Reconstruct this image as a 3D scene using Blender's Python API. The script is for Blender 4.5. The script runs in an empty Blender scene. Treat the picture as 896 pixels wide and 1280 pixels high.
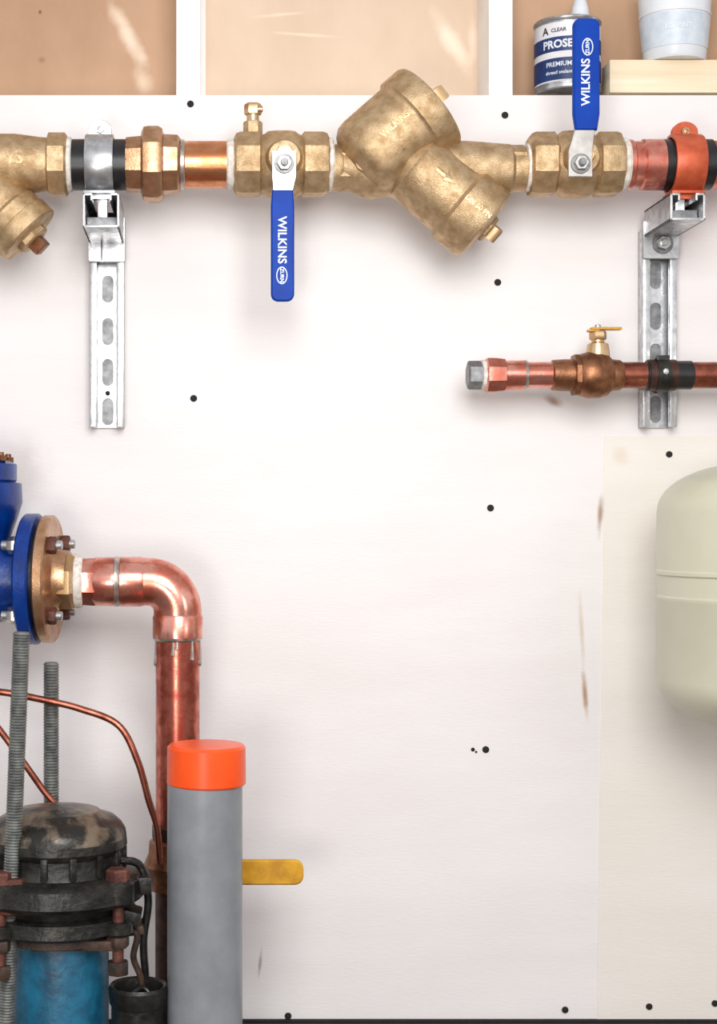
import bpy, bmesh, math, random
from math import sin, cos, pi, radians, sqrt
from mathutils import Vector, Matrix
from mathutils.geometry import tessellate_polygon
random.seed(4)
D = 2.0      # camera to wall distance (m)
ZC = 0.638   # camera height above floor (m)
VX = 255.0   # horizontal vanishing point of the wall normals (the photo is cropped off-centre)
XC = (VX-448)/1000.0

def K(d): return (D - d) / D / 1000.0
def W(p, d):
    k = K(d)
    return Vector((XC + (p[0]-VX)*k, -d - p[2]*k, ZC + (640-p[1])*k))
def floor_py(d): return 640 + ZC/K(d) - 0.5

# ------------------------------------------------------------ materials
def lin(c):
    r = []
    for v in c:
        v /= 255.0
        r.append(v/12.92 if v <= 0.04045 else ((v+0.055)/1.055)**2.4)
    return (r[0], r[1], r[2], 1)

def mat(name, c1, c2=None, rough=0.5, metal=0.0, scale=60, bump=0.0, bscale=None, coat=0.0,
        stretch=(1, 1, 1), lo=0.35, hi=0.65, spec=0.5, rvar=0.0):
    m = bpy.data.materials.new(name); m.use_nodes = True
    nt = m.node_tree; N = nt.nodes; L = nt.links
    b = N['Principled BSDF']
    b.inputs['Roughness'].default_value = rough
    b.inputs['Metallic'].default_value = metal
    b.inputs['Coat Weight'].default_value = coat
    b.inputs['Specular IOR Level'].default_value = spec
    if c2 is None: c2 = tuple(int(v*0.93) for v in c1)
    g = N.new('ShaderNodeNewGeometry')
    mp = N.new('ShaderNodeMapping'); mp.inputs['Scale'].default_value = stretch
    L.new(g.outputs['Position'], mp.inputs['Vector'])
    n = N.new('ShaderNodeTexNoise'); n.inputs['Scale'].default_value = scale
    n.inputs['Detail'].default_value = 6; n.inputs['Roughness'].default_value = 0.6
    L.new(mp.outputs[0], n.inputs['Vector'])
    r = N.new('ShaderNodeValToRGB')
    r.color_ramp.elements[0].position = lo; r.color_ramp.elements[0].color = lin(c1)
    r.color_ramp.elements[1].position = hi; r.color_ramp.elements[1].color = lin(c2)
    L.new(n.outputs['Fac'], r.inputs['Fac'])
    L.new(r.outputs['Color'], b.inputs['Base Color'])
    if rvar > 0:
        mr = N.new('ShaderNodeMapRange')
        mr.inputs['To Min'].default_value = max(0.05, rough-rvar); mr.inputs['To Max'].default_value = min(1, rough+rvar)
        mr.inputs['From Min'].default_value = 0.3; mr.inputs['From Max'].default_value = 0.7
        L.new(n.outputs['Fac'], mr.inputs['Value']); L.new(mr.outputs[0], b.inputs['Roughness'])
    if bump > 0:
        n2 = N.new('ShaderNodeTexNoise'); n2.inputs['Scale'].default_value = bscale or scale*6
        n2.inputs['Detail'].default_value = 4
        L.new(mp.outputs[0], n2.inputs['Vector'])
        bp = N.new('ShaderNodeBump'); bp.inputs['Strength'].default_value = bump
        bp.inputs['Distance'].default_value = 0.001
        L.new(n2.outputs['Fac'], bp.inputs['Height']); L.new(bp.outputs[0], b.inputs['Normal'])
    return m

def add_stains_and_light(m, spots, depth=0.0):
    """mix spots (rotated ellipses on the board surface, x,z metres) over the base colour: real marks, painted shadow and light streaks"""
    nt = m.node_tree; N = nt.nodes; L = nt.links
    b = N['Principled BSDF']
    src = b.inputs['Base Color'].links[0].from_socket
    g = N.new('ShaderNodeNewGeometry')
    nz = N.new('ShaderNodeTexNoise'); nz.inputs['Scale'].default_value = 45; nz.inputs['Detail'].default_value = 6
    L.new(g.outputs['Position'], nz.inputs['Vector'])
    for (px, py, rx, ry, ang, col, s) in spots:
        c = W((px, py, 0), depth)
        v1 = N.new('ShaderNodeVectorMath'); v1.operation = 'MULTIPLY_ADD'
        L.new(g.outputs['Position'], v1.inputs[0]); v1.inputs[1].default_value = (1, 0, 1); v1.inputs[2].default_value = (-c.x, 0, -c.z)
        mp = N.new('ShaderNodeVectorRotate'); mp.rotation_type = 'Y_AXIS'; mp.inputs['Angle'].default_value = radians(ang)
        L.new(v1.outputs[0], mp.inputs['Vector'])
        v2 = N.new('ShaderNodeVectorMath'); v2.operation = 'MULTIPLY'
        v2.inputs[1].default_value = (1000.0/rx, 0, 1000.0/ry)
        L.new(mp.outputs[0], v2.inputs[0])
        ln = N.new('ShaderNodeVectorMath'); ln.operation = 'LENGTH'; L.new(v2.outputs[0], ln.inputs[0])
        ad = N.new('ShaderNodeMath'); ad.operation = 'MULTIPLY_ADD'
        L.new(nz.outputs['Fac'], ad.inputs[0]); ad.inputs[1].default_value = 0.9; L.new(ln.outputs['Value'], ad.inputs[2])
        mr = N.new('ShaderNodeMapRange'); mr.interpolation_type = 'SMOOTHSTEP'
        mr.inputs['From Min'].default_value = 0.5; mr.inputs['From Max'].default_value = 1.5
        mr.inputs['To Min'].default_value = s; mr.inputs['To Max'].default_value = 0
        L.new(ad.outputs[0], mr.inputs['Value'])
        mx = N.new('ShaderNodeMix'); mx.data_type = 'RGBA'
        L.new(mr.outputs[0], mx.inputs['Factor']); L.new(src, mx.inputs['A']); mx.inputs['B'].default_value = lin(col)
        src = mx.outputs['Result']
    L.new(src, b.inputs['Base Color'])

M = {}
M['wall'] = mat('painted_plywood', (237, 233, 232), (230, 224, 222), 0.5, scale=5, bump=0.25, bscale=260, stretch=(0.35, 1, 1.6))
M['wall2'] = mat('painted_plywood_warm', (236, 231, 224), (230, 223, 214), 0.5, scale=6, bump=0.25, bscale=260, stretch=(0.35, 1, 1.6))
st = [(750, 645, 5, 30, -4, (150, 112, 70), .8), (731, 868, 5, 38, 5, (168, 120, 66), .85), (727, 790, 4, 60, 3, (200, 172, 140), .5),
      (692, 502, 16, 8, -25, (150, 108, 70), .8), (776, 570, 14, 16, 0, (215, 192, 165), .4), (325, 1205, 3, 22, -6, (110, 90, 80), .6),
      (20, 590, 60, 60, 0, (200, 184, 172), .4)]  # last ellipse: cast shadow of the blue valve, painted into the wall colour
add_stains_and_light(M['wall'], st); add_stains_and_light(M['wall2'], st)
M['white'] = mat('white_paint', (244, 242, 240), (236, 232, 228), 0.5, scale=12, bump=0.2, bscale=200)
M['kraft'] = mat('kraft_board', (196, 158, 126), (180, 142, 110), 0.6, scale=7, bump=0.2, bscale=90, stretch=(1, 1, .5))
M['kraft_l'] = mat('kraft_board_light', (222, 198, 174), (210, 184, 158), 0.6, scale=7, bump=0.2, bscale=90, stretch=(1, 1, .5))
add_stains_and_light(M['kraft'], [(160, 45, 14, 60, 28, (244, 222, 198), .9), (178, 102, 16, 22, 25, (232, 206, 178), .8), (50, 15, 3, 4, 0, (60, 50, 40), .9), (52, 75, 6, 6, 0, (140, 110, 84), .7)], -.1)  # pale diagonals: light reflections painted into the colour; dark spots are marks
add_stains_and_light(M['kraft_l'], [(562, 52, 15, 55, 32, (246, 228, 206), .9), (350, 20, 50, 3, 5, (238, 214, 190), .8), (380, 45, 60, 3, -4, (238, 214, 190), .8), (590, 50, 8, 40, 0, (240, 218, 196), .7)], -.1)  # pale streaks: light reflections painted into the board colour
M['wood'] = mat('pine_wood', (242, 228, 200), (230, 210, 176), 0.6, scale=14, stretch=(.3, 1, 5), bump=.2)
M['brass'] = mat('cast_bronze', (210, 182, 144), (172, 142, 104), 0.45, .84, scale=70, bump=0.7, bscale=900, rvar=.07)
M['brass2'] = mat('machined_bronze', (220, 188, 146), (194, 156, 114), 0.32, .95, scale=40, bump=0.1, bscale=400, rvar=.06)
M['bronze'] = mat('bronze_fitting', (204, 164, 130), (170, 128, 94), 0.36, .9, scale=60, bump=0.3, bscale=500, rvar=.08)
M['bronze_d'] = mat('brown_bronze', (162, 112, 80), (116, 76, 54), 0.4, .85, scale=60, bump=0.3, bscale=500)
M['copper'] = mat('copper_pink', (234, 166, 150), (208, 118, 98), 0.24, .92, scale=45, rvar=.12, bump=.08, lo=.4, hi=.6)
M['copper_o'] = mat('copper_orange', (216, 150, 108), (190, 118, 76), 0.27, .93, scale=60, rvar=.1)
M['copper_r'] = mat('copper_riser', (204, 118, 100), (158, 78, 64), 0.28, .88, scale=60, rvar=.1, lo=.4, hi=.6)
M['copper_d'] = mat('copper_dark', (180, 108, 88), (126, 70, 56), 0.3, .9, scale=50, rvar=.1)
M['copper_b'] = mat('tarnished_brown_pipe', (92, 64, 54), (50, 40, 36), 0.42, .7, scale=50, rvar=.1)
M['solder'] = mat('solder', (200, 192, 184), (156, 144, 136), 0.3, .85, scale=120)
M['zinc'] = mat('galvanised_steel', (212, 212, 213), (168, 170, 173), 0.32, .88, scale=90, bump=.1, rvar=.08)
M['zinc_d'] = mat('dull_steel', (142, 142, 142), (104, 104, 106), 0.45, .7, scale=90, bump=.2)
M['rod'] = mat('threaded_steel', (138, 140, 136), (96, 98, 96), 0.5, .6, scale=90, bump=.2)
M['chrome'] = mat('bright_nut', (204, 200, 194), (178, 172, 166), 0.27, .95, scale=60)
M['tape'] = mat('ptfe_tape', (238, 234, 226), (200, 190, 178), 0.6, scale=150, bump=.4)
M['black'] = mat('black_rubber', (32, 30, 32), (20, 18, 20), 0.35, scale=60)
M['dark'] = mat('dark_hole', (18, 16, 16), (30, 26, 24), 0.8, scale=60)
M['blue'] = mat('blue_vinyl', (0, 62, 164), (0, 54, 150), 0.45, scale=30, spec=.15)
M['bluep'] = mat('blue_enamel', (2, 56, 138), (0, 38, 106), 0.3, scale=40, bump=.3, bscale=250, spec=.4)
M['lblue'] = mat('label_blue', (30, 58, 116), (22, 46, 98), 0.4, scale=60)
M['ink'] = mat('white_ink', (232, 238, 246), None, 0.5)
M['label'] = mat('label_white', (236, 234, 236), (222, 220, 224), 0.5, scale=40)
M['inkd'] = mat('dark_ink', (30, 30, 40), None, 0.5)
M['redclamp'] = mat('copper_clad_clamp', (208, 98, 62), (180, 76, 46), 0.4, .3, scale=60, bump=.2)
M['redcop'] = mat('red_copper', (224, 150, 134), (190, 98, 80), 0.3, .8, scale=70, rvar=.1)
M['yellow'] = mat('yellow_vinyl', (216, 160, 34), (188, 132, 26), 0.4, scale=60, bump=.2)
M['orange'] = mat('orange_plastic', (246, 86, 22), (236, 76, 18), 0.36, scale=30, coat=.1)
M['pvc'] = mat('grey_pvc', (138, 141, 146), (122, 125, 130), 0.34, scale=20, bump=.05)
M['tank'] = mat('tank_enamel', (203, 201, 179), (195, 193, 170), 0.36, scale=8, bump=.15, bscale=500, coat=.15)
M['rust'] = mat('rusty_iron', (84, 62, 50), (44, 36, 34), 0.6, .3, scale=45, bump=1.0, bscale=180)
M['rustr'] = mat('rusty_bolt', (118, 70, 56), (72, 42, 36), 0.6, .3, scale=60, bump=.8, bscale=220)
M['cap'] = mat('corroded_cap', (120, 106, 88), (38, 36, 32), 0.36, .35, scale=34, bump=1.0, bscale=110, lo=.40, hi=.56)
M['iron'] = mat('dark_iron', (54, 52, 48), (22, 22, 20), 0.38, .4, scale=50, bump=1.0, bscale=140)
M['teal'] = mat('teal_casing', (26, 104, 136), (10, 58, 82), 0.42, scale=26, bump=.8, bscale=120, lo=.4, hi=.7)
M['cup'] = mat('white_plastic', (228, 232, 236), (216, 222, 228), 0.35, scale=30)
M['cupb'] = mat('cup_print', (196, 208, 220), (214, 222, 230), 0.4, scale=90)
M['floor'] = mat('concrete', (120, 110, 100), (92, 84, 78), 0.8, scale=12, bump=.5)

# ------------------------------------------------------------ builder
def basis(a):
    a = Vector(a).normalized()
    t = Vector((0, 0, 1)) if abs(a.z) < 0.9 else Vector((0, 1, 0))
    u = t.cross(a).normalized(); v = a.cross(u).normalized()
    return a, u, v

def cyl(x0, x1, r, b=2):
    return [(x0, r-b), (x0+b, r), (x1-b, r), (x1, r-b)]

class B:
    def __init__(s, name, d=0.0, yaw=0.0, pivot=(0, 0, 0)):
        s.name = name; s.d = d; s.bm = bmesh.new(); s.mats = []
        s.yaw = radians(yaw); s.pv = pivot
    def mi(s, m):
        if m not in s.mats: s.mats.append(m)
        return s.mats.index(m)
    def v(s, p):
        if s.yaw:
            x = p[0]-s.pv[0]; o = p[2]-s.pv[2]
            p = (s.pv[0]+x*cos(s.yaw)-o*sin(s.yaw), p[1], s.pv[2]+x*sin(s.yaw)+o*cos(s.yaw))
        return s.bm.verts.new(W(p, s.d))
    def f(s, vs, mi):
        try:
            fc = s.bm.faces.new(vs); fc.material_index = mi; fc.smooth = True
        except ValueError: pass
    def lathe(s, org, axis, prof, m, seg=56, rot=0.0, caps=True, closed=False, sy=1.0):
        mi = s.mi(m); org = Vector(org); a, u, w = basis(axis)
        rings = []
        for t, r in prof:
            if r < 1e-4:
                rings.append([s.v(org+a*t)])
            else:
                rings.append([s.v(org+a*t+(u*cos(rot+2*pi*i/seg)+w*sin(rot+2*pi*i/seg)*sy)*r) for i in range(seg)])
        pairs = list(zip(rings[:-1], rings[1:]))
        if closed: pairs.append((rings[-1], rings[0]))
        for A, C in pairs:
            for i in range(seg):
                j = (i+1) % seg
                if len(A) == 1 and len(C) == 1: continue
                if len(A) == 1: s.f([A[0], C[i], C[j]], mi)
                elif len(C) == 1: s.f([A[i], C[0], A[j]], mi)
                else: s.f([A[i], C[i], C[j], A[j]], mi)
        if caps and not closed:
            for R in (rings[0], rings[-1]):
                if len(R) > 2: s.f(R, mi)
        return s
    def hexn(s, org, axis, t0, t1, r, m, n=6, rot=0.0, b=2):
        return s.lathe(org, axis, [(t0, r*.9), (t0+b, r), (t1-b, r), (t1, r*.9)], m, seg=n, rot=rot)
    def bolt(s, org, axis, r, h, m, rot=0.3):
        s.hexn(org, axis, 0, h, r, m, 6, rot, 1)
        s.lathe(org, axis, [(h-.5, r*.5), (h+h*.5, r*.5), (h+h*.6, r*.4)], m, 16)
    def box(s, c, size, m, R=None, bevel=1.5):
        mi = s.mi(m); t = bmesh.new(); bmesh.ops.create_cube(t, size=1)
        for q in t.verts: q.co = Vector((q.co.x*size[0], q.co.y*size[1], q.co.z*size[2]))
        if bevel > 0:
            bmesh.ops.bevel(t, geom=t.edges[:], offset=min(bevel, min(size)*.4), segments=2, affect='EDGES', profile=.6)
        s.merge(t, c, R, mi); return s
    def merge(s, t, c, R, mi):
        c = Vector(c); mp = {}
        for q in t.verts:
            co = q.co.copy()
            if R is not None: co = R @ co
            mp[q] = s.v(co + c)
        for fc in t.faces: s.f([mp[q] for q in fc.verts], mi)
        t.free()
    def prism(s, outer, o0, o1, m, holes=(), bev=0):
        mi = s.mi(m)
        loops = [[Vector((x, y, 0)) for x, y in outer]] + [[Vector((x, y, 0)) for x, y in h] for h in holes]
        flat = [p for l in loops for p in l]
        tris = tessellate_polygon(loops)
        if bev > 0 and not holes:
            n = len(outer); ins = []
            area = sum(outer[i][0]*outer[(i+1) % n][1]-outer[(i+1) % n][0]*outer[i][1] for i in range(n))
            sg = 1 if area > 0 else -1
            for i in range(n):
                p0 = Vector(outer[i-1]); p1 = Vector(outer[i]); p2 = Vector(outer[(i+1) % n])
                e1 = (p1-p0).normalized(); e2 = (p2-p1).normalized()
                nn = (Vector((-e1.y, e1.x))+Vector((-e2.y, e2.x)))*sg
                if nn.length > 1e-6: nn.normalize()
                ins.append(p1+nn*bev)
            lv = []
            for (pts, o) in ((ins, o0), (outer, o0+bev), (outer, o1-bev), (ins, o1)):
                lv.append([s.v((p[0], p[1], o)) for p in pts])
            for A, C in zip(lv[:-1], lv[1:]):
                for i in range(n):
                    j = (i+1) % n; s.f([A[i], C[i], C[j], A[j]], mi)
            for t3 in tris:
                s.f([lv[0][i] for i in t3], mi); s.f([lv[3][i] for i in t3], mi)
            return s
        a = [s.v((p.x, p.y, o0)) for p in flat]; c = [s.v((p.x, p.y, o1)) for p in flat]
        for t3 in tris:
            s.f([a[i] for i in t3], mi); s.f([c[i] for i in t3], mi)
        k = 0
        for l in loops:
            n = len(l)
            for i in range(n):
                j = (i+1) % n; s.f([a[k+i], c[k+i], c[k+j], a[k+j]], mi)
            k += n
        return s
    def tube(s, pts, r, m, seg=14, sub=10, spline=True, rf=None):
        mi = s.mi(m); P = [Vector(p) for p in pts]
        if spline and len(P) > 2:
            Q = []
            E = [P[0]*2-P[1]]+P+[P[-1]*2-P[-2]]
            for i in range(1, len(E)-2):
                for k in range(sub):
                    t = k/sub; a, b, c, d = E[i-1], E[i], E[i+1], E[i+2]
                    Q.append(.5*((2*b)+(c-a)*t+(2*a-5*b+4*c-d)*t*t+(3*b-a-3*c+d)*t*t*t))
            Q.append(P[-1]); P = Q
        rings = []; prev = None
        for i, p in enumerate(P):
            tg = (P[min(i+1, len(P)-1)]-P[max(i-1, 0)]).normalized()
            if prev is None: _, u, w = basis(tg)
            else:
                u = (prev-tg*prev.dot(tg)).normalized(); w = tg.cross(u)
            prev = u
            rr = rf(i/(len(P)-1)) if rf else r
            rings.append([s.v(p+(u*cos(2*pi*k/seg)+w*sin(2*pi*k/seg))*rr) for k in range(seg)])
        for A, C in zip(rings[:-1], rings[1:]):
            for i in range(seg):
                j = (i+1) % seg; s.f([A[i], C[i], C[j], A[j]], mi)
        s.f(rings[0], mi); s.f(rings[-1], mi)
        return s
    def text(s, body, size, fn, m, off=0.02):
        cu = bpy.data.curves.new('t', 'FONT'); cu.body = body; cu.size = size; cu.align_x = 'CENTER'; cu.align_y = 'CENTER'
        cu.offset = off*size; cu.resolution_u = 3
        ob = bpy.data.objects.new('t', cu); bpy.context.scene.collection.objects.link(ob)
        bpy.context.view_layer.update()
        me = bpy.data.meshes.new_from_object(ob.evaluated_get(bpy.context.evaluated_depsgraph_get()))
        mi = s.mi(m)
        vs = [s.v(fn(q.co.x, q.co.y)) for q in me.vertices]
        for p in me.polygons: s.f([vs[i] for i in p.vertices], mi)
        bpy.data.objects.remove(ob); bpy.data.curves.remove(cu); bpy.data.meshes.remove(me)
        return s
    def done(s, angle=32):
        bmesh.ops.recalc_face_normals(s.bm, faces=s.bm.faces[:])
        me = bpy.data.meshes.new(s.name)
        co = [q.co for q in s.bm.verts]
        lo = Vector([min(c[i] for c in co) for i in range(3)]); hi = Vector([max(c[i] for c in co) for i in range(3)])
        cen = Vector(((lo.x+hi.x)/2, (lo.y+hi.y)/2, lo.z))
        bmesh.ops.translate(s.bm, verts=s.bm.verts[:], vec=-cen)
        s.bm.to_mesh(me); s.bm.free()
        for m in s.mats: me.materials.append(M[m])
        me.set_sharp_from_angle(angle=radians(angle))
        ob = bpy.data.objects.new(s.name, me); ob.location = cen
        bpy.context.scene.collection.objects.link(ob)
        return ob

def rrect(x0, y0, x1, y1, r, n=5):
    pts = []
    for cx, cy, a0 in ((x1-r, y0+r, -90), (x1-r, y1-r, 0), (x0+r, y1-r, 90), (x0+r, y0+r, 180)):
        for i in range(n+1):
            a = radians(a0+90*i/n); pts.append((cx+r*cos(a), cy+r*sin(a)))
    return pts
X = (1, 0, 0); Yv = (0, 1, 0); O = (0, 0, 1)

# ------------------------------------------------------------ room
b = B('wall_back', 0.0)
b.box((448, 698.5, -6), (2200, 1159, 12), 'wall', bevel=0)
b.prism([(755, 545), (1548, 545), (1548, 1278), (746, 1278)], 0, 0.9, 'wall2')
# framed bays above the sheet
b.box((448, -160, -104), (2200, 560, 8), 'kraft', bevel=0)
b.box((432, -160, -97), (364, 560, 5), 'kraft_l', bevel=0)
b.box((253, -160, -92), (8, 560, 10), 'white', bevel=0)
b.box((448, 124, -55), (2200, 8, 90), 'white', bevel=0)
b.done()
b = B('trim_1', 0); b.box((235, -160, -56), (30, 566, 88), 'white', bevel=1); b.done()
b = B('trim_2', 0); b.box((628, -160, -56), (30, 566, 88), 'white', bevel=1)
b.done()
b = B('gap_shade_strip', 0); b.box((448, 1275.5, 3), (2200, 4, 6), 'dark', bevel=0); b.done()  # solid dark strip: shade of the gap under the wall, put in as colour
b = B('floor', 0)
bm_pts = [(-1.6, -3.2, 0), (1.6, -3.2, 0), (1.6, 0.012, 0), (-1.6, 0.012, 0)]
mi = b.mi('floor'); top = [b.bm.verts.new(p) for p in bm_pts]; bot = [b.bm.verts.new((p[0], p[1], -.1)) for p in bm_pts]
b.f(top, mi); b.f(bot, mi)
for i in range(4): b.f([top[i], bot[i], bot[(i+1) % 4], top[(i+1) % 4]], mi)
b.done()

b = B('wall_screws', 0)
for x, y in ((238, 130), (631, 144), (622, 353), (242, 498), (613, 635), (607, 937), (360, 1270)):
    b.lathe((x, y, 0), O, [(0, 4.4), (1, 4.2), (1.6, 2.5), (1.2, 0)], 'dark', 16)
b.lathe((591, 937, 0), O, [(0, 2.6), (.6, 2.4), (.8, 0)], 'dark', 12)
b.lathe((595, 940, 0), O, [(0, 1.6), (.6, 1.4), (.8, 0)], 'dark', 10)
for x, y in ((836, 568), (706, 1262), (811, 1258), (893, 1254)):
    b.lathe((x, y, .9), O, [(0, 4.2), (1, 4), (1.6, 2.5), (1.2, 0)], 'dark', 16)
b.done()

# ------------------------------------------------------------ paint can
b = B('paint_can', -0.046)
cx, r = 709, 41
b.lathe((cx, 0, 0), Yv, [(30, r-3), (30, r), (32, r+1), (35, r), (36, r-1), (113, r-1), (114, r+.5), (118, r+.5), (119.5, r-1)], 'zinc')
b.lathe((cx, 0, 0), Yv, [(38, r-.5), (38.1, r-.3), (110.9, r-.3), (111, r-.5)], 'label', caps=False)
b.lathe((cx, 0, 0), Yv, [(56, r-.3), (56.1, r), (73.9, r), (74, r-.3)], 'lblue', caps=False)
b.lathe((cx, 0, 0), Yv, [(82, r-.3), (82.1, r), (108.9, r), (109, r-.3)], 'lblue', caps=False)
b.lathe((cx, 0, 0), Yv, [(28, 0), (27, 12), (29, 14), (31, 30), (31, 38)], 'zinc')
b.lathe((cx+16, 0, 0), Yv, [(-4, 0), (-3, 6), (10, 10), (29, 13)], 'cup')
def canfn(x0, y0, rr, ang=0.0):
    return lambda x, y: (cx+rr*sin(x/rr+x0/rr), y0-y, rr*cos(x/rr+x0/rr))
b.text('PROSEAL', 13.5, canfn(-14, 65.5, r+.4), 'ink', .035)
b.text('A', 13, canfn(-38, 48, r+.2), 'inkd', .02)
b.text('CLEAR', 6.5, canfn(-20, 48, r+.2), 'inkd')
b.text('PREMIUM', 8, canfn(-20, 90, r+.4), 'ink'); b.text('thread sealant', 6, canfn(-20, 100, r+.4), 'ink')
b.done()
b = B('wood_block', -0.03)
b.box((860, 100.5, 0), (206, 41, 40), 'wood', bevel=1.5); b.done()
b = B('plastic_cup', -0.03)
b.lathe((843, 0, 0), Yv, [(-22, 45), (-22, 48), (-17, 48.5), (-16, 46), (20, 43), (20.5, 44), (24, 43.8), (24.5, 42.6), (76, 38), (79.5, 36), (79.5, 0)], 'cup', caps=False)
b.lathe((843, 0, 0), Yv, [(78, 34), (-22, 45)], 'cup', caps=False)
b.lathe((843, 0, 0), Yv, [(26, 42.9), (26.1, 43.2), (66, 39.6), (66.1, 39.2)], 'cupb', caps=False)
b.text('1/2 PINT', 9, lambda x, y: (836+x, 44-y, sqrt(max(1, 42.6**2-(x-7)**2))), 'cup')
b.done()

# ------------------------------------------------------------ struts and brackets
def strut(name, x0, y0, y1, slots, plate, bolt):
    b = B(name, 0.0)
    w = 42
    holes = [rrect(x0+14, y-17, x0+28, y+17, 6.9) for y in slots]
    b.prism([(x0, y0), (x0+w, y0), (x0+w, y1), (x0, y1)], 2.6, 4.6, 'zinc', holes)
    b.prism([(x0+.5, y0+.5), (x0+w-.5, y0+.5), (x0+w-.5, y1-.5), (x0+.5, y1-.5)], 2.3, 2.5, 'zinc_d')
    yc = (y0+y1)/2; h = y1-y0
    b.box((x0+1.2, yc, 13), (2.4, h, 21), 'zinc', bevel=.8)
    b.box((x0+w-1.2, yc, 13), (2.4, h, 21), 'zinc', bevel=.8)
    b.box((x0+4.5, yc, 23.6), (8.5, h, 2.4), 'zinc', bevel=.9)
    b.box((x0+w-4.5, yc, 23.6), (8.5, h, 2.4), 'zinc', bevel=.9)
    b.box((x0+8, yc, 20.5), (2, h, 6.5), 'zinc', bevel=.8)
    b.box((x0+w-8, yc, 20.5), (2, h, 6.5), 'zinc', bevel=.8)
    for y in slots[-1:]:
        b.lathe((x0+21, y-23, 4.6), O, cyl(0, 4, 3, .5), 'dark', 12)
    b.prism(rrect(x0-2, plate[0], x0+w+2, plate[1], 3), 24.9, 28.5, 'zinc', bev=.8)
    if bolt:
        b.lathe((x0+w/2+2, bolt, 28.5), O, cyl(0, 1.6, 13, .5), 'zinc_d', 32)
        b.bolt((x0+w/2+2, bolt, 30), O, 9, 6, 'zinc')
    else:
        b.box((x0+w/2-6, plate[1]-22, 29), (2, 40, 2), 'zinc_d', bevel=.5)
    return b
def arm(b, x0, x1, y0, y1):
    """cantilever channel reaching out from the wall; front end at 0.14 m"""
    b.d = 0.14; L = 0.112/K(.14); c = (x0+x1)/2; z = -L/2
    b.box((c, y1-1.5, z), (x1-x0, 3, L), 'zinc', bevel=.8)
    b.box((x0+1.5, (y0+y1)/2, z), (3, y1-y0, L), 'zinc', bevel=.8)
    b.box((x1-1.5, (y0+y1)/2, z), (3, y1-y0, L), 'zinc', bevel=.8)
    b.box((x0+6, y0+1.5, z), (12, 3, L), 'zinc', bevel=.8)
    b.box((x1-6, y0+1.5, z), (12, 3, L), 'zinc', bevel=.8)
    b.box((x0+11, y0+5, z), (2.5, 9, L), 'zinc', bevel=.8)
    b.box((x1-11, y0+5, z), (2.5, 9, L), 'zinc', bevel=.8)
    b.box((c, y1-9, z-10), (x1-x0-8, 15, L-22), 'zinc_d', bevel=1)
    b.box((c, y0+14, -40), (12, 26, 12), 'zinc', bevel=1)
    b.prism(rrect(x0+3, y0+3, x1-3, y1-3, 1), -L+2, -L+4, 'dark')
b = strut('strut_channel', 114, 300, 535, [362, 415, 466, 515], (276, 332), None)
arm(b, 103, 149, 241, 284); b.done()
b = strut('strut_channel', 797, 290, 535, [345, 396, 447, 512], (280, 328), 309)
arm(b, 838, 882, 241, 275); b.done()

PD = 0.10  # centre depth of the main pipe run
PY = 206
def clamp(name, x, d, cy, r, m, y_top, y_bot, w=34, mb='zinc'):
    b = B(name, d)
    b.lathe((x, cy, 0), X, [(-w/2, r), (-w/2, r+3.2), (-w/2+1.5, r+4), (w/2-1.5, r+4), (w/2, r+3.2), (w/2, r)], m, caps=False, closed=True)
    n = 10; e = w/2-3
    ear = [(x-e, cy-r-1)]+[(x+e*cos(pi+pi*i/n), y_top+e*.8+e*.8*sin(pi+pi*i/n)) for i in range(n+1)]+[(x+e, cy-r-1)]
    b.prism(ear, -5, -1.6, m, bev=.6); b.prism(ear, 1.6, 5, m, bev=.6)
    b.bolt((x, y_top+e*.8, 5), O, 6, 3, mb)
    b.lathe((x, y_top+e*.8, -9), O, cyl(0, 12, 4, .5), mb, 16)
    for sgn in (1, -1):
        b.box((x, (cy+r+y_bot)/2-3, sgn*(10)), (w-4, y_bot-cy-r+12, 3), m, bevel=.8)
    b.box((x, cy+r+4, 0), (w+4, 4, 42), m, bevel=1)
    return b.done()
clamp('pipe_clamp', 125, PD, PY, 33.5, 'zinc', 151, 248, 35)
clamp('pipe_clamp', 855, PD, PY, 33.5, 'redclamp', 153, 248, 38, 'bronze')

# ------------------------------------------------------------ main run: strainer
b = B('y_strainer', PD)
b.lathe((0, PY, 0), X, [(-90, 30), (-80, 36), (-20, 38), (20, 38), (50, 34), (64, 33)], 'brass')
b.lathe((0, PY, 0), X, [(60, 36), (62, 40), (82, 40), (85, 36)], 'brass', 8, rot=pi/8)
b.lathe((0, PY, 0), X, [(84, 33), (85, 34), (89, 34), (91, 31)], 'tape')
ax = Vector((.7, .715, 0)).normalized()
b.lathe((38, 296, 6), ax, [(-130, 34), (-80, 37), (-42, 38), (-38, 41), (-22, 41), (-21, 43), (-2, 43), (0, 41), (2, 20)], 'brass')
b.hexn((38, 296, 6), ax, 0, 10, 22, 'brass', 8, .2)
b.hexn((38, 296, 6), ax, 8, 24, 13, 'bronze_d', 4, .5)
b.text('YS', 20, lambda x, y: (22+x, 206-y, sqrt(max(0, 38.6**2-y*y))), 'brass2')
b.done()
b = B('steel_pipe', PD)
b.lathe((0, PY, 0), X, cyl(-400, -78, 30, 1), 'copper_o')
b.lathe((0, PY, 0), X, cyl(88, 160, 31.5, 1), 'black')
b.done()
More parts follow.
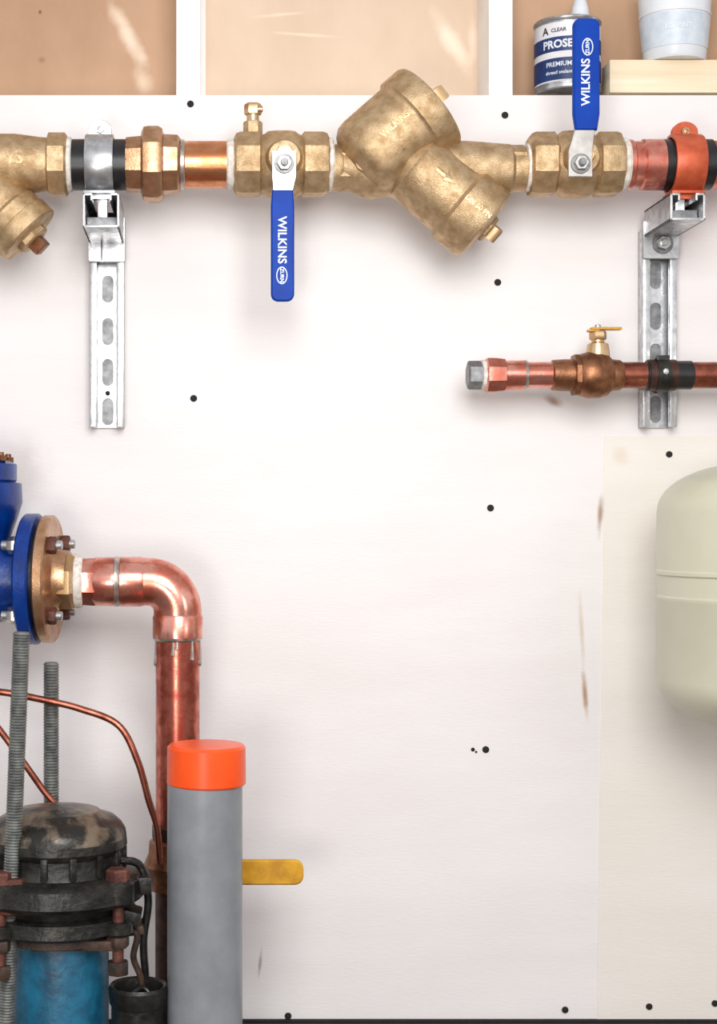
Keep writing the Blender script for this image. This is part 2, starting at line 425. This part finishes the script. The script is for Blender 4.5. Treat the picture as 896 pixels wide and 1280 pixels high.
# union
b = B('pipe_union', PD)
b.lathe((0, PY, 0), X, [(156, 28), (158, 34), (178, 36), (182, 36)], 'bronze', 8, rot=pi/8)
b.lathe((0, PY, 0), X, [(177, 40), (180, 47), (186, 48), (198, 48), (203, 45), (205, 38)], 'bronze', 8, rot=pi/8)
b.lathe((0, PY, 0), X, [(203, 34), (205, 38), (222, 37), (226, 32)], 'bronze', 8, rot=pi/8)
b.done()
b = B('copper_pipe', PD)
b.lathe((0, PY, 0), X, [(220, 29), (221, 30), (231, 30), (231.5, 29.2), (284, 29.2), (284.5, 30.5), (291, 30.5)], 'copper_o')
b.lathe((0, PY, 0), X, [(225, 30), (226, 31.5), (230, 31), (231, 30)], 'solder')
b.lathe((0, PY, 0), X, [(283, 29.5), (285, 31.5), (291, 32), (294, 30)], 'tape')
b.done()

def ballvalve(b, x0, x1, xs, r=41, m='brass'):
    w = x1-x0; q = w*.3
    b.lathe((0, PY, 0), X, [(x0, r-8), (x0+3, r-2), (x0+8, r), (x0+q-4, r), (x0+q, r-5)], m, 8, rot=pi/8)
    b.lathe((0, PY, 0), X, [(x0+q-3, r-6), (x0+q+3, r-3), (x0+q+7, r), (xs-8, r+1), (xs+8, r+1), (x1-q-7, r), (x1-q-3, r-3), (x1-q+3, r-6)], m)
    b.lathe((0, PY, 0), X, [(x1-q, r-5), (x1-q+4, r), (x1-8, r), (x1-3, r-2), (x1, r-8)], m, 8, rot=pi/8)
    b.lathe((xs, PY, 0), O, [(r-12, 24), (r+2, 22), (r+8, 19), (r+9, 12)], m)
    b.hexn((xs, PY, 0), O, r+8, r+16, 13, 'brass2')
def lever(b, xs, ys, sgn, y_a, y_b, xc, wa, wb):
    """sgn +1 = hangs down, -1 = points up"""
    b.d = PD+0.058
    pts = [(xs-15, ys-16*sgn), (xs+15, ys-16*sgn), (xs+15, ys+16*sgn), (xc+wa*.42, y_a+8*sgn), (xc-wa*.42, y_a+8*sgn), (xs-15, ys+16*sgn)]
    b.prism(pts, -2, 2, 'chrome', bev=.6)
    b.lathe((xs, ys, 2), O, cyl(0, 2, 12.5, .6), 'zinc_d', 32)
    b.hexn((xs, ys, 3), O, 0, 7, 9.5, 'chrome'); b.lathe((xs, ys, 3), O, cyl(0, 12, 5, .8), 'zinc_d', 20)
    n = 6; g = [(xc-wa/2, y_a), (xc+wa/2, y_a)]
    rr = 9
    g.append((xc+wb/2, y_a+20*sgn))
    for i in range(n+1):
        a = pi/2*i/n; g.append((xc+wb/2-rr+rr*cos(a), y_b-sgn*rr+sgn*rr*sin(a)))
    for i in range(n+1):
        a = pi/2+pi/2*i/n; g.append((xc-wb/2+rr+rr*cos(a), y_b-sgn*rr+sgn*rr*sin(a)))
    g.append((xc-wb/2, y_a+20*sgn))
    b.prism(g, -4.5, 5, 'blue', bev=1.8)
def logo(b, x, y, rot):
    e = [(x+7*cos(t*pi/12), y+11*sin(t*pi/12)) for t in range(24)]
    h = [(x+5.8*cos(t*pi/12), y+9.6*sin(t*pi/12)) for t in range(24)]
    b.prism(e, 5, 5.5, 'ink', [h])
    b.text('ZURN', 6.5, (lambda u, v: (x+v, y+u, 5.7)) if rot > 0 else (lambda u, v: (x-v, y-u, 5.7)), 'ink', .03)
b = B('ball_valve', PD)
ballvalve(b, 292, 411, 353)
b.hexn((316, 0, 0), Yv, 152, 172, 12, 'brass'); b.lathe((316, 0, 0), Yv, cyl(140, 154, 8, 1), 'brass2', 24)
b.hexn((316, 0, 0), Yv, 130, 144, 11, 'brass2'); b.box((316, 131, 0), (16, 5, 4), 'brass', bevel=1)
b.lathe((324, 138, 6), X, cyl(-4, 4, 4, .6), 'brass2', 16)
b.lathe((0, PY, 0), X, [(409, 32), (411, 33.5), (414, 33), (416, 31)], 'tape')
lever(b, 355, 205, 1, 238, 377, 353, 26, 29)
b.text('WILKINS', 15, lambda x, y: (352+y, 301+x, 5.6), 'ink', .02)
logo(b, 352, 345, 1)
b.done()
b = B('ball_valve', PD)
ballvalve(b, 659, 776, 718)
b.lathe((0, PY, 0), X, [(774, 31), (776, 33), (780, 33), (783, 31)], 'tape')
lever(b, 725, 205, -1, 163, 24, 732, 27, 33)
b.text('WILKINS', 15, lambda x, y: (731-y, 104-x, 5.6), 'ink', .02)
logo(b, 733, 60, -1)
b.done()

# ------------------------------------------------------------ double check backflow preventer
b = B('backflow_preventer', PD)
b.lathe((0, PY+4, 0), X, [(408, 26), (412, 29), (424, 29), (428, 27), (438, 30), (450, 34), (470, 37), (520, 36)], 'brass')
b.hexn((0, PY+5, 0), X, 421, 442, 29, 'brass', 6, 0)
b.lathe((462, PY+8, 0), X, [(-27, 0), (-26, 16), (-20, 27), (-10, 33), (4, 35), (20, 31), (36, 22)], 'brass')
a1 = Vector((.76, -.65, 0)).normalized()
o1 = (537, 134, 6)
b.lathe(o1, a1, [(-128, 12), (-122, 34), (-114, 47), (-106, 53), (-96, 55), (-36, 55.5), (-33, 57), (-31, 59.5), (-28, 60), (-5, 60), (-1, 58), (0, 55), (3, 40), (4, 0)], 'brass', 72)
b.hexn(o1, a1, 2, 10, 20, 'brass', 8, .1); b.hexn((o1[0]-2, o1[1]-3, 6), a1, 8, 24, 13, 'brass2', 4, .6)
a2 = Vector((.766, .643, 0)).normalized()
o2 = (605, 283, 4)
b.lathe(o2, a2, [(-136, 34), (-124, 44), (-114, 48), (-110, 46), (-104, 46), (-46, 47), (-43, 49), (-41, 51.5), (-38, 52), (-5, 51), (-1, 49), (0, 46), (3, 34), (4, 0)], 'brass', 72)
b.hexn(o2, a2, 2, 9, 19, 'brass', 8, .1); b.hexn(o2, a2, 7, 22, 12.5, 'brass2', 4, .4)
# neck between the two chambers, outlet with hexagon
b.lathe((0, PY+6, 0), X, [(500, 34), (540, 36), (585, 35), (610, 33), (636, 31), (640, 28), (664, 28)], 'brass')
b.hexn((0, PY+4, 0), X, 636, 656, 29, 'brass', 6, 0)
b.lathe((0, PY+4, 0), X, [(655, 25), (656, 30), (661, 30), (662, 27)], 'tape')
b.lathe((452, PY+4, 22), O, [(0, 12), (14, 11), (15, 8)], 'brass', 24)
# cast flow arrow and lettering following the curved shells
def on_cyl(org, ax, rr, t0, ang=0):
    A, _, _ = basis(ax); A = Vector(A); S = Vector((-A.y, A.x, 0))
    def fn(x, y):
        th = y/rr+ang
        p = Vector(org)+A*(t0+x)+(-S*sin(th)+Vector((0, 0, 1))*cos(th))*rr
        return (p.x, p.y, p.z)
    return fn
b.text('WILKINS', 11, on_cyl(o1, a1, 56.3, -62, .1), 'brass2', .02)
b.text('2"', 14, on_cyl(o1, a1, 56.2, -70, -.4), 'brass2', .02)
b.text('=>', 26, on_cyl(o2, a2, 47.8, -76, .1), 'brass2', .03)
b.text('DN 50 PN', 9, on_cyl(o2, a2, 52.6, -22, 0), 'brass2', .02)
b.done()

# right side red copper
b = B('copper_pipe', PD)
b.lathe((0, PY, 0), X, [(780, 28), (782, 31), (788, 31), (790, 29), (800, 29), (802, 31.5), (826, 31.5), (829, 29)], 'redcop')
b.lathe((0, PY, 0), X, cyl(826, 888, 31.5, 1), 'black')
b.lathe((0, PY, 0), X, cyl(886, 1300, 29.5, 1), 'redcop')
b.done()

# ------------------------------------------------------------ small branch line
SD = 0.075; SY = 469
b = B('copper_branch_pipe', SD)
b.hexn((0, SY, 0), X, 584, 603, 18, 'zinc_d', 6, 0)
b.lathe((0, SY, 0), X, [(601, 17), (602, 19), (607, 19), (609, 17)], 'tape')
b.lathe((0, SY, 0), X, [(606, 20), (608, 22.5), (618, 22.5), (630, 21), (632, 18)], 'copper', 8, rot=pi/8)
b.lathe((0, SY, 0), X, [(628, 17), (630, 18.5), (655, 18.5), (656, 16.5), (692, 16.5), (696, 16.5)], 'copper')
b.lathe((0, SY, 0), X, [(654, 18.6), (655, 19.2), (658, 18.5), (659, 16.5)], 'solder')
b.lathe((0, SY, 0), X, cyl(768, 812, 16.5, 1), 'copper_d')
b.lathe((0, SY, 0), X, cyl(806, 864, 18, 1), 'black')
b.lathe((0, SY, 0), X, cyl(862, 1300, 16.5, 1), 'copper_d')
b.done()
b = B('ball_valve', SD)
b.lathe((0, SY, 0), X, [(688, 16), (690, 19), (704, 20), (718, 20), (724, 26), (734, 29), (748, 29), (758, 26), (764, 20), (774, 19), (778, 16)], 'bronze_d')
b.lathe((0, SY, 0), X, [(715, 20), (716, 27), (722, 27), (723, 22)], 'bronze_d', 8, rot=pi/8)
b.lathe((747, 0, 0), Yv, [(418, 7), (420, 8), (428, 8), (430, 13), (436, 14), (446, 15)], 'brass2', 24)
b.hexn((747, 0, 0), Yv, 414, 425, 11, 'brass2')
b.lathe((747, 0, 0), Yv, cyl(406, 416, 4, 1), 'zinc', 16)
b.box((757, 411, 0), (38, 3.4, 14), 'yellow', bevel=1.2)
b.box((740, 413.5, 0), (12, 3, 12), 'yellow', bevel=1)
b.done()
b = B('pipe_clamp', SD)
b.lathe((826, SY, 0), X, [(-8, 18), (-8, 21), (8, 21), (8, 18)], 'iron', caps=False, closed=True)
b.lathe((826, SY, 0), X, [(-17, 18), (-17, 19.5), (17, 19.5), (17, 18)], 'copper_b', caps=False, closed=True)
b.box((826, 449, 6), (16, 8, 10), 'iron', bevel=1); b.bolt((826, 466, 20), O, 4, 2, 'zinc')
b.box((822, SY, -34), (20, 30, 34), 'zinc_d', bevel=1)
b.done()

# ------------------------------------------------------------ expansion tank
b = B('expansion_tank', 0.165)
R = 146
prof = []
for i in range(0, 13):
    a = pi/2*i/12; prof.append((640-64*cos(a), R*sin(a)**.8))
prof += [(700, R), (712, R), (714, R+1.8), (718, R+1.8), (720, R-.8), (744, R-.8), (746, R+1.2), (750, R+1.2), (752, R)]
for i in range(12, -1, -1):
    a = pi/2*i/12; prof.append((848+66*cos(a), R*sin(a)**.8))
prof[0] = (prof[0][0], 0); prof[-1] = (prof[-1][0], 0)
b.lathe((972, 0, 0), Yv, prof, 'tank', 96)
b.lathe((972, 0, 0), Yv, cyl(540, 582, 14, 1), 'bronze', 24)
b.box((972, 735, -155), (60, 120, 40), 'zinc_d', bevel=2)
b.done()

# ------------------------------------------------------------ flanged blue valve and riser
RD = 0.15; RY = 724
b = B('flanged_gate_valve', RD, yaw=6, pivot=(96, RY, 0))
b.lathe((0, RY, 0), X, [(-150, 84), (-130, 84), (-128, 50), (-90, 62), (-20, 60), (14, 50), (38, 50)], 'bluep')
b.lathe((0, RY, 0), X, [(29, 74), (31, 80), (33, 82), (47, 82), (49, 80), (49, 60)], 'bluep', 64)
b.lathe((-66, 0, 0), Yv, [(572, 60), (576, 76), (580, 84), (600, 84), (602, 82), (604, 90), (628, 91), (634, 89), (650, 84), (672, 76), (700, 70)], 'bluep')
b.lathe((-66, 0, 0), Yv, [(480, 10), (550, 12), (556, 44), (574, 54)], 'bluep')
for a in (-30, 20, 45, 70, 130):
    x = -66+76*cos(radians(a)); o = 76*sin(radians(a))
    b.bolt((x, 577, o), (0, -1, 0), 8, 7, 'bronze_d')
for a in (45, 135, 225, 315):
    y = RY+61*sin(radians(a)); o = 61*cos(radians(a))
    b.hexn((18, y, o), X, 0, 12, 11, 'chrome'); b.lathe((0, y, o), X, cyl(10, 86, 6, 1), 'zinc', 16)
    b.hexn((68, y, o), X, 0, 11, 11, 'rustr')
b.lathe((0, RY, 0), X, [(49, 68), (54, 68)], 'black')
b.lathe((0, RY, 0), X, [(54, 60), (54, 78), (56, 80), (66, 80), (68, 78), (68, 50), (71, 40), (76, 37), (86, 36)], 'bronze', 64)
b.lathe((0, RY+3, 0), X, [(76, 36), (79, 37), (92, 37), (96, 34)], 'brass2', 8, rot=pi/8)
b.done()

b = B('copper_riser_pipe', RD)
EY = 727
b.lathe((0, EY, 0), X, [(92, 30), (94, 33), (101, 33), (104, 30)], 'tape')
b.lathe((0, EY, 0), X, [(102, 26), (104, 31), (118, 32), (120, 31)], 'copper', 8, rot=pi/8)
b.lathe((0, EY, 0), X, [(116, 29), (119, 30.5), (143, 30.5), (146, 28.5)], 'copper')
b.lathe((0, EY, 0), X, [(143, 30), (144, 31.5), (148, 31.3), (150, 30)], 'solder')
pts = [(150, EY, 0), (165, EY, 0)]
for i in range(13):
    a = radians(90*i/12); pts.append((185+37*sin(a), EY+37-37*cos(a), 0))
pts += [(222, 780, 0), (222, 796, 0)]
b.tube(pts, 30, 'copper', seg=48, spline=False)
b.lathe((0, EY, 0), X, [(149, 29), (151, 31.2), (176, 31.2), (180, 30)], 'copper')
b.lathe((222, 0, 0), Yv, [(768, 30), (771, 31.4), (796, 31.4), (798, 29)], 'copper')
b.lathe((222, 0, 0), Yv, [(796, 29.5), (797, 31), (799, 30.5), (801, 28)], 'solder')
for a, l in ((-80, 34), (-12, 20), (-2, 12), (40, 26), (82, 34), (120, 20)):
    x = 222+27.6*sin(radians(a)); o = 27.6*cos(radians(a))
    b.tube([(x, 798, o), (x+.5, 798+l*.5, o), (x, 798+l, o)], 2, 'solder', 8, rf=lambda t: 1.2+1.6*t-(1.0 if t > .95 else 0))
b.lathe((222, 0, 0), Yv, [(798, 27.5), (1034, 27.5)], 'copper_r')
b.lathe((222, 0, 0), Yv, cyl(1030, 1048, 32, 2), 'copper_b')
b.lathe((222, 0, 0), Yv, cyl(1046, floor_py(RD), 28, 1), 'copper_b')
b.done()
b = B('yellow_lever_valve', 0.19)
b.lathe((222, 0, -42), Yv, [(1056, 30), (1060, 37), (1075, 38), (1090, 44), (1105, 38), (1120, 37), (1124, 30)], 'bronze_d', 48)
b.lathe((240, 1090, -12), O, cyl(0, 16, 12, 1), 'brass2', 24)
b.prism([(232, 1078), (300, 1076), (300, 1102), (232, 1100)], 0, 4, 'zinc', bev=.8)
b.prism(rrect(292, 1074, 379, 1105, 11), -3, 7, 'yellow', bev=2)
b.done()

# ------------------------------------------------------------ grey pvc pipe with orange cap
GD = 0.30
b = B('pvc_pipe', GD)
b.lathe((256, 0, 0), Yv, cyl(955, floor_py(GD), 47, 1), 'pvc', 80)
b.lathe((258, 0, 0), Yv, [(930, 0), (930, 40), (930.5, 46), (934, 49), (978, 49.5), (980, 48), (980, 46)], 'orange', 80)
b.done()

# ------------------------------------------------------------ threaded rods
def rod(name, d, p0, p1, r):
    b = B(name, d); p0 = Vector(p0); p1 = Vector(p1); L = (p1-p0).length
    prof = [(0, r-2)]; t = 1
    while t < L:
        prof += [(t, r-1.4), (t+1.7, r)]; t += 3.6
    b.lathe(p0, (p1-p0), prof, 'rod', 28); return b
f = floor_py(.33)
b = rod('threaded_rod', .33, (27, 790, 0), (27-19*(f-790)/490, f, 0), 11)
b.hexn((14, 0, 0), Yv, 1096, 1118, 23, 'rustr', 6, .2); b.hexn((14, 0, 0), Yv, 1120, 1140, 25, 'rustr', 6, .5)
b.done()
rod('threaded_rod', .20, (64, 828, 0), (64, 1075, 0), 10).done()

# ------------------------------------------------------------ copper capillary tubes
b = B('copper_tubing', .21)
b.tube([(-60, 862, 0), (0, 865, 0), (50, 874, 0), (100, 886, 0), (148, 906, 4), (172, 950, 6), (186, 1000, 4), (196, 1034, 0), (200, 1080, -5)], 4.4, 'copper_d', 12)
b.done()
b = B('copper_tubing', .21)
b.tube([(-60, 850, 0), (-20, 888, 0), (20, 940, 0), (52, 985, 0), (78, 1020, 0), (90, 1060, 0)], 4.2, 'copper_d', 12)
b.done()

# ------------------------------------------------------------ well head
HD = 0.27
b = B('well_pump_head', HD)
c = 72
b.lathe((c, 0, 0), Yv, [(1008, 0), (1009, 30), (1012, 52), (1017, 58), (1021, 72), (1028, 80), (1036, 85), (1044, 86)], 'cap', 72, caps=False)
b.lathe((c, 0, 0), Yv, [(1044, 86), (1054, 87), (1058, 85), (1062, 82), (1080, 82), (1088, 86), (1092, 78)], 'iron', 72)
for a in range(0, 360, 24):
    b.box((c+82*cos(radians(a)), 1070, 82*sin(radians(a))), (9, 28, 9), 'iron', Matrix.Rotation(radians(-a), 3, 'Y'), 2.5)
b.lathe((c, 0, 0), Yv, [(1084, 78), (1086, 100), (1092, 109), (1112, 112), (1118, 106), (1120, 90), (1130, 88), (1134, 98), (1150, 100), (1156, 88), (1160, 60)], 'iron', 64)
b.lathe((c, 0, 0), Yv, [(1150, 60), (1152, 80), (1166, 82), (1172, 60), (1172, 58)], 'rust', 48)
b.lathe((c+4, 0, 0), Yv, [(1168, 59), (1172, 60), (floor_py(HD), 60)], 'teal', 64)
for a in (-52, 38, 128, 218):
    ca, sa = cos(radians(a)), sin(radians(a))
    x = c+100*ca; o = 100*sa
    b.lathe((x, 0, o), Yv, cyl(1086, 1116, 20, 4), 'iron', 24)
    b.lathe((x, 0, o), Yv, cyl(1136, 1152, 18, 3), 'iron', 24)
    b.lathe((x, 0, o), Yv, cyl(1080, 1200, 7, 1), 'rustr', 16)
    b.hexn((x, 0, o), Yv, 1088-16, 1088, 15, 'rustr', 6, a)
    b.hexn((x, 0, o), Yv, 1153, 1167, 14, 'rust', 6, a)
    b.hexn((x, 0, o), Yv, 1184, 1200, 14, 'rust', 6, a+.3)
b.box((100, 1164, 62), (110, 13, 18), 'rust', bevel=3)
b.box((166, 1100, 10), (50, 22, 50), 'iron', bevel=4)
b.box((150, 1132, 30), (56, 18, 40), 'iron', Matrix.Rotation(.25, 3, 'Z'), 3)
b.box((158, 1158, 10), (46, 12, 40), 'rust', Matrix.Rotation(-.15, 3, 'Z'), 3)
b.tube([(150, 1070, 20), (176, 1078, 20), (186, 1120, 18), (180, 1170, 14), (182, 1215, 10), (188, 1300, 0)], 5, 'iron', 10)
b.tube([(150, 1150, 30), (172, 1160, 30), (168, 1190, 26), (178, 1225, 20), (176, 1300, 10)], 4, 'rust', 10)
b.done()
b = B('steel_pipe_stub', .30)
fp = floor_py(.30)
b.lathe((173, 0, 0), Yv, [(1290, 28), (1238, 29), (1232, 31), (1230, 35), (1234, 37.5), (1252, 36.5), (1256, 34)], 'iron', 48, caps=False)
b.lathe((173, 0, 0), Yv, [(1254, 34), (fp, 34)], 'iron', 48, caps=False)
b.lathe((173, 0, 0), Yv, [(1250, 0), (1250, 29)], 'dark', 48, caps=False)
b.tube([(160, 1248, 0), (168, 1238, 6), (180, 1236, -2), (192, 1248, 2)], 3, 'black', 10)
b.done()

# ------------------------------------------------------------ lights, world, camera
w = bpy.data.worlds.new('World'); bpy.context.scene.world = w; w.use_nodes = True
N = w.node_tree.nodes; L = w.node_tree.links
bg = N['Background']; tc = N.new('ShaderNodeTexCoord'); sp = N.new('ShaderNodeSeparateXYZ'); rp = N.new('ShaderNodeValToRGB')
mr = N.new('ShaderNodeMapRange'); mr.inputs['From Min'].default_value = -1
L.new(tc.outputs['Generated'], sp.inputs[0]); L.new(sp.outputs['Z'], mr.inputs['Value']); L.new(mr.outputs[0], rp.inputs[0])
e = rp.color_ramp.elements
e[0].position = 0; e[0].color = (.22, .18, .15, 1)
e[1].position = 1; e[1].color = (.8, .8, .83, 1)
for p, cc in ((.40, (.30, .26, .23, 1)), (.49, (.34, .31, .29, 1)), (.56, (.95, .95, .97, 1)), (.68, (1.1, 1.1, 1.13, 1)), (.82, (.75, .74, .75, 1))):
    q = e.new(p); q.color = cc
L.new(rp.outputs[0], bg.inputs[0]); bg.inputs[1].default_value = .83

def area(name, loc, tgt, size, power, col=(1, 1, 1)):
    l = bpy.data.lights.new(name, 'AREA'); l.energy = power; l.size = size; l.color = col
    o = bpy.data.objects.new(name, l); o.location = loc
    o.rotation_euler = (Vector(tgt)-Vector(loc)).to_track_quat('-Z', 'Y').to_euler()
    bpy.context.scene.collection.objects.link(o)
area('work_light', (-.50, -2.1, .42), (-.1, 0, .6), .36, 8, (1, .96, .92))
area('fill_right', (1.3, -1.9, .8), (.3, 0, .5), .5, 2.5, (1, .96, .91))  # weak fill added from the right, no actual lamp there
area('front_light', (-.02, -1.6, 1.18), (-.02, 0, .98), .7, 18.5, (1, 1, 1))  # unseen frontal light added to brighten the upper wall, not on a ceiling

cam = bpy.data.cameras.new('camera'); co = bpy.data.objects.new('camera', cam)
bpy.context.scene.collection.objects.link(co)
co.location = (XC, -D, ZC); co.rotation_euler = (pi/2, 0, 0)
cam.sensor_fit = 'VERTICAL'; cam.sensor_height = 36; cam.lens = 36*D/1.28; cam.clip_start = .02
cam.shift_x = (448-VX)/1280.0
bpy.context.scene.camera = co
bpy.context.scene.view_settings.view_transform = 'Standard'
bpy.context.scene.view_settings.look = 'None'
